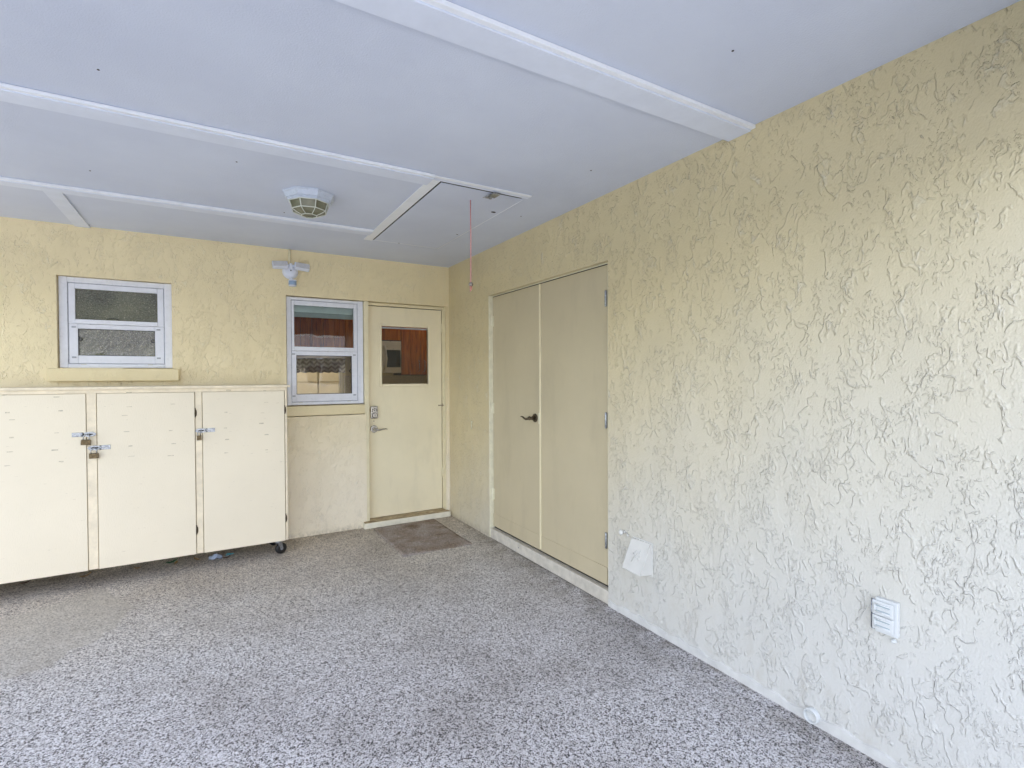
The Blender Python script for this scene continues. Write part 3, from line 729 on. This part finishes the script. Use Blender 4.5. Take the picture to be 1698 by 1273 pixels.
# ------------------------------------------------------------------ motion security light
sx_, sz_ = -1.442, 2.252
sec = thing('security_light', 'white twin-head motion security light on the back wall under its conduit', 'security light', (sx_, 0, 2.15))
mb = MB().mat('trim_cream'); mb.cyl((-1.448, -.012, sz_+.03), (-1.448, -.012, H-.001), .0095, n=14); mb.build('conduit', sec)
mb = MB().mat('plastic_white')
mb.cyl((sx_, -.0005, sz_), (sx_, -.022, sz_), .064, .056, 32, .004); mb.sphere((sx_, -.022, sz_), .052, (1, .45, 1), 20); mb.box(sx_-.011, sx_+.011, -.062, -.02, sz_+.01, sz_+.062, .004)
mb.mat('black'); mb.cyl((sx_, -.047, sz_+.004), (sx_, -.044, sz_+.004), .005, n=10)
mb.build('base', sec)
for s in (-1, 1):
    mb = MB().mat('plastic_white')
    R = Matrix.Translation((sx_+s*.025, -.058, sz_+.045)) @ Matrix.Rotation(s*math.radians(5), 4, 'Y') @ Matrix.Rotation(math.radians(-24), 4, 'X')
    mb.box(min(0, s*.118), max(0, s*.118), -.022, .018, -.030, .026, .006, 2, R)
    mb.cyl((sx_+s*.008, -.045, sz_+.045), (sx_+s*.030, -.05, sz_+.045), .009, n=12)
    mb.mat('led'); mb.box(min(s*.01, s*.112), max(s*.01, s*.112), -.0245, -.0215, -.025, .020, .001, 1, R); mb.build('lamp_head', sec)
mb = MB().mat('plastic_white'); mb.cyl((sx_+.006, -.035, sz_-.055), (sx_+.006, -.028, sz_-.070), .010, n=14)
mb.cyl((sx_+.012, -.045, sz_-.126), (sx_+.012, -.045, sz_-.072), .031, .032, 24, .004); mb.mat('lens'); mb.cyl((sx_+.012, -.047, sz_-.117), (sx_+.012, -.047, sz_-.083), .0312, n=24); mb.build('motion_sensor', sec)

# ------------------------------------------------------------------ pull cord of the hatch
cx_, cy_ = -.657, -1.847
cord = thing('pull_cord', 'pink pull cord with a metal bead hanging from the attic hatch', 'cord', (cx_, cy_, 1.90))
mb = MB().mat('cord'); mb.tube([(cx_, cy_, H-.004), (cx_+.0015, cy_, 2.2), (cx_-.0005, cy_, 1.935)], .0035, 8); mb.build('string', cord)
mb = MB().mat('bead'); mb.sphere((cx_, cy_, 1.925), .014, n=16); mb.build('bead', cord)
mb = MB().mat('redtip'); mb.cyl((cx_, cy_, 1.914), (cx_, cy_, 1.892), .009, .006, 12); mb.mat('cord'); mb.tube([(cx_, cy_, 1.893), (cx_-.006, cy_, 1.884)], .0035, 6); mb.build('knot', cord)

# ------------------------------------------------------------------ things on the right wall
def wp(y, x, z): return Vector((x, y, z))
hood = thing('dryer_vent', 'cream sloping vent hood low on the side wall next to the closet doors', 'vent', (0, -2.62, .30))
a0, a1, zt, zb, ot, ob = -2.552, -2.690, .466, .300, -.016, -.088
mb = MB().mat('plastic_painted')
A, B_, C_, D_ = wp(a0, ot, zt), wp(a1, ot, zt), wp(a1, ob, zb+.012), wp(a0, ob, zb+.012)
mb.quad(A, B_, C_, D_); mb.quad(B_, wp(a1, -.004, zt), wp(a1, -.004, zb), C_); mb.quad(A, D_, wp(a0, -.004, zb), wp(a0, -.004, zt)); mb.quad(A, wp(a0, -.004, zt), wp(a1, -.004, zt), B_)
mb.tube([D_, C_], .0022, 6); mb.tube([A, B_], .002, 6); mb.tube([B_, C_], .002, 6); mb.tube([A, D_], .002, 6)
nrm = Vector((zt-zb, 0, -(ot-ob))).normalized()*-1; mid = (A+B_+C_+D_)/4; ex = (B_-A).normalized(); ez = (A-D_).normalized()
for u0, v0, u1, v1 in ((-.022, -.034, .02, .034), (-.028, .012, .026, -.014), (-.010, .03, -.018, -.026), (.016, .026, .024, .0)):
    mb.tube([mid+ex*u0+ez*v0+nrm*.001, mid+nrm*.0025+ex*(u0+u1)/2+ez*(v0+v1)/2, mid+ex*u1+ez*v1+nrm*.001], .0026, 6)
mb.build('cover', hood)
mb = MB().mat('plastic_painted'); mb.box(-.0038, -.0002, a1-.006, a0+.006, zb-.012, zt+.006, .001, 1); mb.mat('gap'); mb.box(-.0050, -.0040, a1+.012, a0-.012, zb+.004, zb+.10); mb.build('back_plate', hood)

oc = thing('outlet_cover', 'pale painted two-lid weatherproof outlet cover low on the side wall', 'outlet cover', (0, -3.79, .468))
mb = MB().mat('outlet_paint'); mb.box(-.020, -.0003, -3.826, -3.757, .466, .586, .003); mb.build('plate', oc)
for zc in (.5535, .5015):
    mb = MB().mat('outlet_paint'); mb.box(-.029, -.0205, -3.816, -3.752, zc-.024, zc+.024, .0025)
    for k_ in (-.0135, .0135): mb.tube([(-.030, -3.760, zc+k_), (-.030, -3.808, zc+k_)], .0028, 8, None)
    mb.tube([(-.030, -3.760, zc-.0135), (-.030, -3.760, zc+.0135)], .0028, 8); mb.box(-.0315, -.0288, -3.806, -3.768, zc-.0045, zc+.0045, .001, 1)
    mb.mat('groove_shade'); mb.box(-.0295, -.0288, -3.806, -3.764, zc-.0100, zc-.0070); mb.box(-.0295, -.0288, -3.806, -3.764, zc+.0070, zc+.0100)
    mb.build('lid', oc)
mb = MB().mat('steel'); mb.tube([(-.024, -3.748, .476), (-.024, -3.748, .578)], .002, 8)
for z in (.477, .527, .577): mb.tube([(-.024, -3.748, z), (-.024, -3.758, z)], .0035, 8)
mb.build('hinge_rod', oc)
mb = MB().mat('outlet_paint'); mb.cyl((-.0002, -3.808, .448), (-.010, -3.808, .448), .009, .007, 16, .001); mb.sphere((-.011, -3.808, .448), .006, n=10)
tag(mb.build('wall_plug'), 'tiny painted round plug just below the outlet cover', 'plug')
mb = MB().mat('plastic_painted'); mb.cyl((-.0002, -2.478, .477), (-.012, -2.478, .477), .010, .008, 14); mb.sphere((-.026, -2.474, .478), .016, (.8, 1, 1), 16); mb.tube([(-.004, -2.50, .474), (-.012, -2.512, .470), (-.006, -2.522, .462)], .005, 8)
tag(mb.build('stopper'), 'small white round stopper on the stucco at the upper left of the vent hood', 'stopper')
mb = MB().mat('jamb_white'); mb.tube([(-.010, -.519, .895), (-.013, -.521, .925), (-.014, -.523, .958), (-.012, -.528, .966)], .0042, 8); mb.tube([(-.008, -.50, .966), (-.016, -.522, .966), (-.010, -.545, .960)], .0042, 8); mb.tube([(0, -.52, .95), (-.012, -.52, .945)], .003, 6)
tag(mb.build('wall_hook'), 'small cream painted hook on the side wall between corner and closet doors', 'hook')
pipe = MB().mat('outlet_paint')
py, pz, pr = -3.535, .034, .029
b = bmesh.new(); n_ = 28; R4 = []
for r, x in ((pr, -.001), (pr, -.020), (pr-.003, -.023), (pr-.006, -.022), (pr-.007, -.018), (pr-.007, -.004)): R4.append([b.verts.new((x, py+r*math.cos(2*PI*j/n_), pz+r*math.sin(2*PI*j/n_))) for j in range(n_)])
for p_, q_ in zip(R4, R4[1:]):
    for j in range(n_): f = b.faces.new((p_[j], q_[j], q_[(j+1) % n_], p_[(j+1) % n_])); f.smooth = True
pipe._add(b); pipe.mat('outlet_paint'); pipe.cyl((-.0005, py, pz), (-.006, py, pz), pr-.0065, n=24)
tag(pipe.build('drain_pipe'), 'short white pipe stub poking out at the foot of the side wall', 'pipe')

# ------------------------------------------------------------------ doormat, litter
mb = MB().mat('mat'); b = bmesh.new()
nx, ny = 26, 34; x0, x1, y0, y1 = -.782, -.203, -.915, -.068; g = []
for j in range(ny+1):
    row = []
    for i in range(nx+1):
        u, v = i/nx, j/ny; ed = min(u, 1-u, v, 1-v)
        z = .0065+.0018*math.sin(u*9+v*4)+.0012*math.sin(v*17)+(.004 if (u < .05 and v < .5) else 0)
        row.append(b.verts.new((x0+(x1-x0)*u+.006*math.sin(v*6)*(.5-u), y0+(y1-y0)*v+.008*math.sin(u*5)*(.5-v), z if ed > 0 else z-.001)))
    g.append(row)
for j in range(ny):
    for i in range(nx): f = b.faces.new((g[j][i], g[j][i+1], g[j+1][i+1], g[j+1][i])); f.smooth = True
bd = [e for e in b.edges if e.is_boundary]; r = bmesh.ops.extrude_edge_only(b, edges=bd)
for v in [e for e in r['geom'] if isinstance(e, bmesh.types.BMVert)]: v.co.z = .0005
mb._add(b)
tag(mb.build('doormat'), 'flat dirty brown doormat on the speckled floor before the entry door', 'doormat')
def leaf(x, y, L, W, ang, mat, label, grp='dry leaves on the floor under the storage cabinet'):
    mb = MB().mat(mat); c, s = math.cos(ang), math.sin(ang); top = []
    for i in range(7):
        t = i/6; w = W*math.sin(PI*(t*.94+.03))**.8; z = .003+.012*(t-.4)**2*4*L/.06
        top.append([(x+c*(t-.5)*L-s*w*k_, y+s*(t-.5)*L+c*w*k_, z+(.006*abs(k_))) for k_ in (-1, 0, 1)])
    for a, b2 in zip(top, top[1:]):
        for q in (0, 1): mb.quad(a[q], b2[q], b2[q+1], a[q+1])
    mb.tube([top[0][1], (x-c*.7*L, y-s*.7*L, .003)], .0012, 5)
    return tag(mb.build('leaf'), label, 'leaf', grp)
leaf(-2.780, -.155, .060, .011, .35, 'leaf', 'tan leaf under the cabinet below the left door gap, largest of the leaves')
leaf(-2.490, -.165, .045, .010, -.5, 'leaf', 'small tan leaf under the cabinet left of the green leaf')
leaf(-2.285, -.150, .070, .014, .2, 'leaf_green', 'dark green leaf under the middle of the cabinet')
leaf(-2.26, -.185, .040, .012, 1.2, 'leaf', 'tan leaf lying against the dark green leaf')
leaf(-2.130, -.18, .050, .013, 2.4, 'leaf', 'curled tan leaf under the cabinet right of the green leaf')
leaf(-1.935, -.245, .06, .008, .05, 'leaf_dark', 'thin dark brown leaf under the cabinet beside the teal scrap')
leaf(-3.10, -.10, .05, .012, .1, 'leaf_dark', 'dark brown leaf under the far left end of the cabinet')
mb = MB().mat('teal'); mb.box(-.028, .028, -.007, .007, .0, .004, .001, 1, Matrix.Translation((-1.915, -.165, .001)) @ Matrix.Rotation(.25, 4, 'Z')); mb.box(-.010, .018, -.006, .004, .0, .003, .001, 1, Matrix.Translation((-1.925, -.15, .006)) @ Matrix.Rotation(-.5, 4, 'Z'))
tag(mb.build('plastic_scrap'), 'bright teal plastic scrap on the floor under the cabinet', 'scrap')
mb = MB().mat('film'); b = bmesh.new(); g = []
rr = random.Random(3)
for j in range(6): g.append([b.verts.new((-2.055+i*.018+rr.uniform(-.004, .004), -.235+j*.016, max(.002, .032*math.exp(-((i-2.5)**2+(j-2.5)**2)/3.5)+rr.uniform(-.004, .008)))) for i in range(6)])
for j in range(5):
    for i in range(5): b.faces.new((g[j][i], g[j][i+1], g[j+1][i+1], g[j+1][i]))
mb._add(b); tag(mb.build('plastic_wrap'), 'crumpled bluish clear plastic wrap under the cabinet', 'plastic wrap')

# ------------------------------------------------------------------ kitchen behind the glass
KY = 2.20
kit = MB().mat('kitchen_wall')
KW = (-1.10, -.48, 1.10, 1.62)
wall_sheet(kit, -2.6, 1.6, 0, 2.6, [KW], lambda u, v: (u, KY+.34, v), (0, .12, 0))
kit.quad((-2.6, .2, 0), (-2.6, KY+.34, 0), (-2.6, KY+.34, 2.6), (-2.6, .2, 2.6)); kit.quad((1.6, .2, 0), (1.6, KY+.34, 0), (1.6, KY+.34, 2.6), (1.6, .2, 2.6)); kit.quad((.0, .201, 0), (1.6, .201, 0), (1.6, .201, 2.6), (.0, .201, 2.6))
kit.build('kitchen_wall', house)
sheet('kitchen_floor', -2.6, 1.6, .2, KY+.34, .012, 'kfloor', house)
k_ = MB().mat('kitchen_wall'); k_.box(-2.6, 1.6, .2, 1.5, 2.47, 2.6); k_.box(-2.6, 1.6, 2.1, 2.54, 2.47, 2.6); k_.box(-2.6, .2, 1.5, 2.1, 2.47, 2.6); k_.box(1.4, 1.6, 1.5, 2.1, 2.47, 2.6); k_.build('kitchen_ceiling', house)  # opening left in this ceiling, added to let daylight into the kitchen
uc = thing('kitchen_cabinets', 'dark cherry wood wall cabinets with vertical doors seen through the door and window glass', 'cabinet', (-.2, KY, 1.36))
def kdoor(a, b, z0, z1, pull=None):
    mb = MB().mat('cherry'); mb.box(a+.002, b-.002, KY-.02, KY-.001, z0, z1, .003); d = mb.build('door', uc)
    if pull is not None:
        mb = MB().mat('nickel'); mb.tube([(pull, KY-.021, 1.44), (pull, KY-.05, 1.46), (pull, KY-.055, 1.52), (pull, KY-.05, 1.58), (pull, KY-.021, 1.60)], .005, 8); mb.build('pull', d)
mb = MB().mat('groove'); mb.box(-1.35, -.40, KY, KY+.33, 1.66, 2.46); mb.box(-.40, .23, KY, KY+.33, 1.86, 2.46); mb.box(.23, 1.4, KY, KY+.33, 1.39, 2.46); mb.build('carcass', uc)
for i in range(7): kdoor(-1.33+i*.135, -1.33+(i+1)*.135, 1.67, 2.45)
kdoor(-.38, -.08, 1.87, 2.45); kdoor(-.08, .23, 1.87, 2.45)
kdoor(.235, .36, 1.40, 2.45); kdoor(.36, .52, 1.40, 2.45, .482); kdoor(.52, .72, 1.40, 2.45, .565); kdoor(.72, .95, 1.40, 2.45); kdoor(.95, 1.2, 1.40, 2.45)
mw = thing('microwave', 'stainless microwave with curved handle seen through the entry door glass', 'microwave', (-.1, KY, 1.42))
mb = MB().mat('stainless'); mb.box(-.38, .225, KY-.04, KY+.3, 1.425, 1.855, .005); mb.build('body', mw)
mb = MB().mat('dark_glass'); mb.box(.02, .215, KY-.046, KY-.0405, 1.50, 1.735, .002); mb.box(-.36, -.06, KY-.046, KY-.0405, 1.50, 1.735, .002); mb.build('door_glass', mw)
mb = MB().mat('stainless'); mb.tube([(-.012, KY-.041, 1.46), (-.004, KY-.075, 1.50), (.006, KY-.085, 1.62), (-.004, KY-.075, 1.74), (-.012, KY-.041, 1.79)], .014, 10); mb.build('handle', mw)
ct = MB().mat('counter'); ct.box(-1.6, 1.4, KY-.3, KY+.339, .88, .93, .004); ct.mat('cherry'); ct.box(-1.6, 1.4, KY-.27, KY+.33, .02, .88); tag(ct.build('kitchen_counter'), 'beige kitchen counter along the far kitchen wall behind the glass', 'counter')
ct = MB().mat('counter'); ct.box(-.46, 1.4, KY+.30, KY+.3395, .935, 1.388); ct.build('backsplash', house)
bl = MB().mat('blind'); bl.box(-1.43, -.89, .11, .15, 1.930, 2.03, .004)
for i in range(5): bl.box(-1.42, -.90, .108, .152, 1.922-i*.007, 1.926-i*.007)
tag(bl.build('raised_blind'), 'pale teal blind pulled up at the top of the tall window', 'blind')
va = MB().mat('valance'); b = bmesh.new(); g = []
for i in range(81):
    x = -1.13+.68*i/80; y = KY+.30+.018*math.sin(i*.55); g.append((b.verts.new((x, y, 1.62)), b.verts.new((x, y, 1.43+.006*math.sin(i*.55)))))
for p_, q_ in zip(g, g[1:]): f = b.faces.new((p_[0], q_[0], q_[1], p_[1])); f.smooth = True
va._add(b); tag(va.build('window_valance'), 'grey wavy-patterned valance over the far kitchen window', 'valance')
kw = MB().mat('trim_cream')
for a, b2, c, d in ((-1.10, -1.06, 1.10, 1.62), (-.52, -.48, 1.10, 1.62), (-1.06, -.52, 1.10, 1.135), (-1.06, -.52, 1.58, 1.62), (-.80, -.785, 1.135, 1.58), (-1.06, -.80, 1.30, 1.31), (-.785, -.52, 1.30, 1.31)): kw.box(a, b2, KY+.34, KY+.40, c, d, .002, 1)
kw.build('kitchen_window_frame', house)

mb = MB().mat('house_far'); mb.box(-6, 5, 3.3, 3.45, 0, 2.6); tag(mb.build('backdrop_wall'), 'tan wall added to darken the view through the far kitchen window', 'wall')  # wall added outside to dim the bright view behind the kitchen window
# ------------------------------------------------------------------ neighbour's house facing the carport (seen only as a reflection in the glass)
NY = -24.
nb = thing('neighbour_house', 'low neighbouring house with pale tiled roof behind the camera', 'house', (0, NY-4, 0))
mb = MB().mat('house_far')
wins = [(-8, -6.4, .9, 2.1), (-3.2, -1.4, .9, 2.1), (2.2, 4.0, .9, 2.1), (7, 8.6, .9, 2.1)]
wall_sheet(mb, -12, 12, 0, 2.5, wins, lambda u, v: (u, NY, v), (0, -.2, 0)); mb.build('wall', nb)
for a, b2, c, d in wins:
    mb = MB().mat('dark_glass'); mb.quad((a, NY-.12, c), (b2, NY-.12, c), (b2, NY-.12, d), (a, NY-.12, d)); mb.mat('vinyl')
    mb.box(a, a+.07, NY-.10, NY-.02, c, d); mb.box(b2-.07, b2, NY-.10, NY-.02, c, d); mb.box(a+.07, b2-.07, NY-.10, NY-.02, c, c+.07); mb.box(a+.07, b2-.07, NY-.10, NY-.02, d-.07, d); mb.box((a+b2)/2-.03, (a+b2)/2+.03, NY-.10, NY-.02, c+.07, d-.07)
    mb.build('window', nb)
mb = MB().mat('roof_tile'); mb.quad((-12.6, NY+.5, 2.52), (12.6, NY+.5, 2.52), (12.6, NY-5, 3.9), (-12.6, NY-5, 3.9)); mb.mat('vinyl'); mb.quad((-12.6, NY+.5, 2.36), (12.6, NY+.5, 2.36), (12.6, NY+.5, 2.52), (-12.6, NY+.5, 2.52)); mb.build('roof', nb)

# ------------------------------------------------------------------ camera
cam = bpy.data.cameras.new('camera'); co = bpy.data.objects.new('camera', cam); COL.objects.link(co)
yaw, pit, rol = .532541474, -.0142352217, -.00410999318
F = Vector((math.sin(yaw)*math.cos(pit), math.cos(yaw)*math.cos(pit), math.sin(pit))); R0 = Vector((math.cos(yaw), -math.sin(yaw), 0)); U0 = R0.cross(F)
R1 = R0*math.cos(rol)+U0*math.sin(rol); U1 = U0*math.cos(rol)-R0*math.sin(rol)
co.matrix_world = Matrix(((R1.x, U1.x, -F.x, -2.01643306), (R1.y, U1.y, -F.y, -4.64065458), (R1.z, U1.z, -F.z, 1.36336889), (0, 0, 0, 1)))
cam.sensor_width = 36; cam.lens = 843.448/1698*36; cam.clip_start = .05; cam.clip_end = 2000
sc.camera = co

# ------------------------------------------------------------------ daylight
SUN_EL, SUN_AZ = math.radians(38), math.radians(60)      # azimuth measured from +x, counter-clockwise
w = bpy.data.worlds.new('World'); sc.world = w; w.use_nodes = True
nt = w.node_tree; bg = nt.nodes['Background']; sky = nt.nodes.new('ShaderNodeTexSky'); sky.sky_type = 'NISHITA'; sky.sun_disc = False
sd = Vector((math.cos(SUN_AZ)*math.cos(SUN_EL), math.sin(SUN_AZ)*math.cos(SUN_EL), math.sin(SUN_EL)))
sky.sun_elevation = SUN_EL; sky.sun_rotation = math.atan2(sd.x, sd.y); sky.air_density = 1.; sky.dust_density = 1.5; sky.ozone_density = 1.
# bright veil mixed over the clear sky, added to whiten the daylight
mxs = nt.nodes.new('ShaderNodeMix'); mxs.data_type = 'RGBA'; mxs.inputs[0].default_value = .38
nt.links.new(sky.outputs[0], mxs.inputs[6]); tcn = nt.nodes.new('ShaderNodeTexCoord'); spx = nt.nodes.new('ShaderNodeSeparateXYZ'); nt.links.new(tcn.outputs['Generated'], spx.inputs[0])
# bright band added low in the unseen sky to light the lower walls
crp = nt.nodes.new('ShaderNodeValToRGB'); nt.links.new(spx.outputs[2], crp.inputs[0])
els = crp.color_ramp.elements
while len(els) < 5: els.new(.5)
for e_, (p_, v_) in zip(els, ((.0, .50), (.07, .60), (.16, 1.0), (.42, .95), (.70, .33))): e_.position = p_; e_.color = (v_, v_*.93, v_*.93, 1)
scl = nt.nodes.new('ShaderNodeVectorMath'); scl.operation = 'SCALE'; scl.inputs['Scale'].default_value = 7.9
nt.links.new(crp.outputs[0], scl.inputs[0]); nt.links.new(scl.outputs[0], mxs.inputs[7])
nt.links.new(mxs.outputs[2], bg.inputs[0]); bg.inputs[1].default_value = .68
sl = bpy.data.lights.new('sun', 'SUN'); sl.energy = 9.; sl.angle = math.radians(.5); sl.color = (1, .95, .88)
so = bpy.data.objects.new('sun', sl); COL.objects.link(so); so.rotation_euler = sd.to_track_quat('Z', 'Y').to_euler(); so.location = (0, 0, 20)

sc.view_settings.view_transform = 'Standard'; sc.view_settings.look = 'None'; sc.view_settings.exposure = 0; sc.view_settings.gamma = 1
sc.cycles.max_bounces = 10; sc.cycles.diffuse_bounces = 6; sc.cycles.use_denoising = True
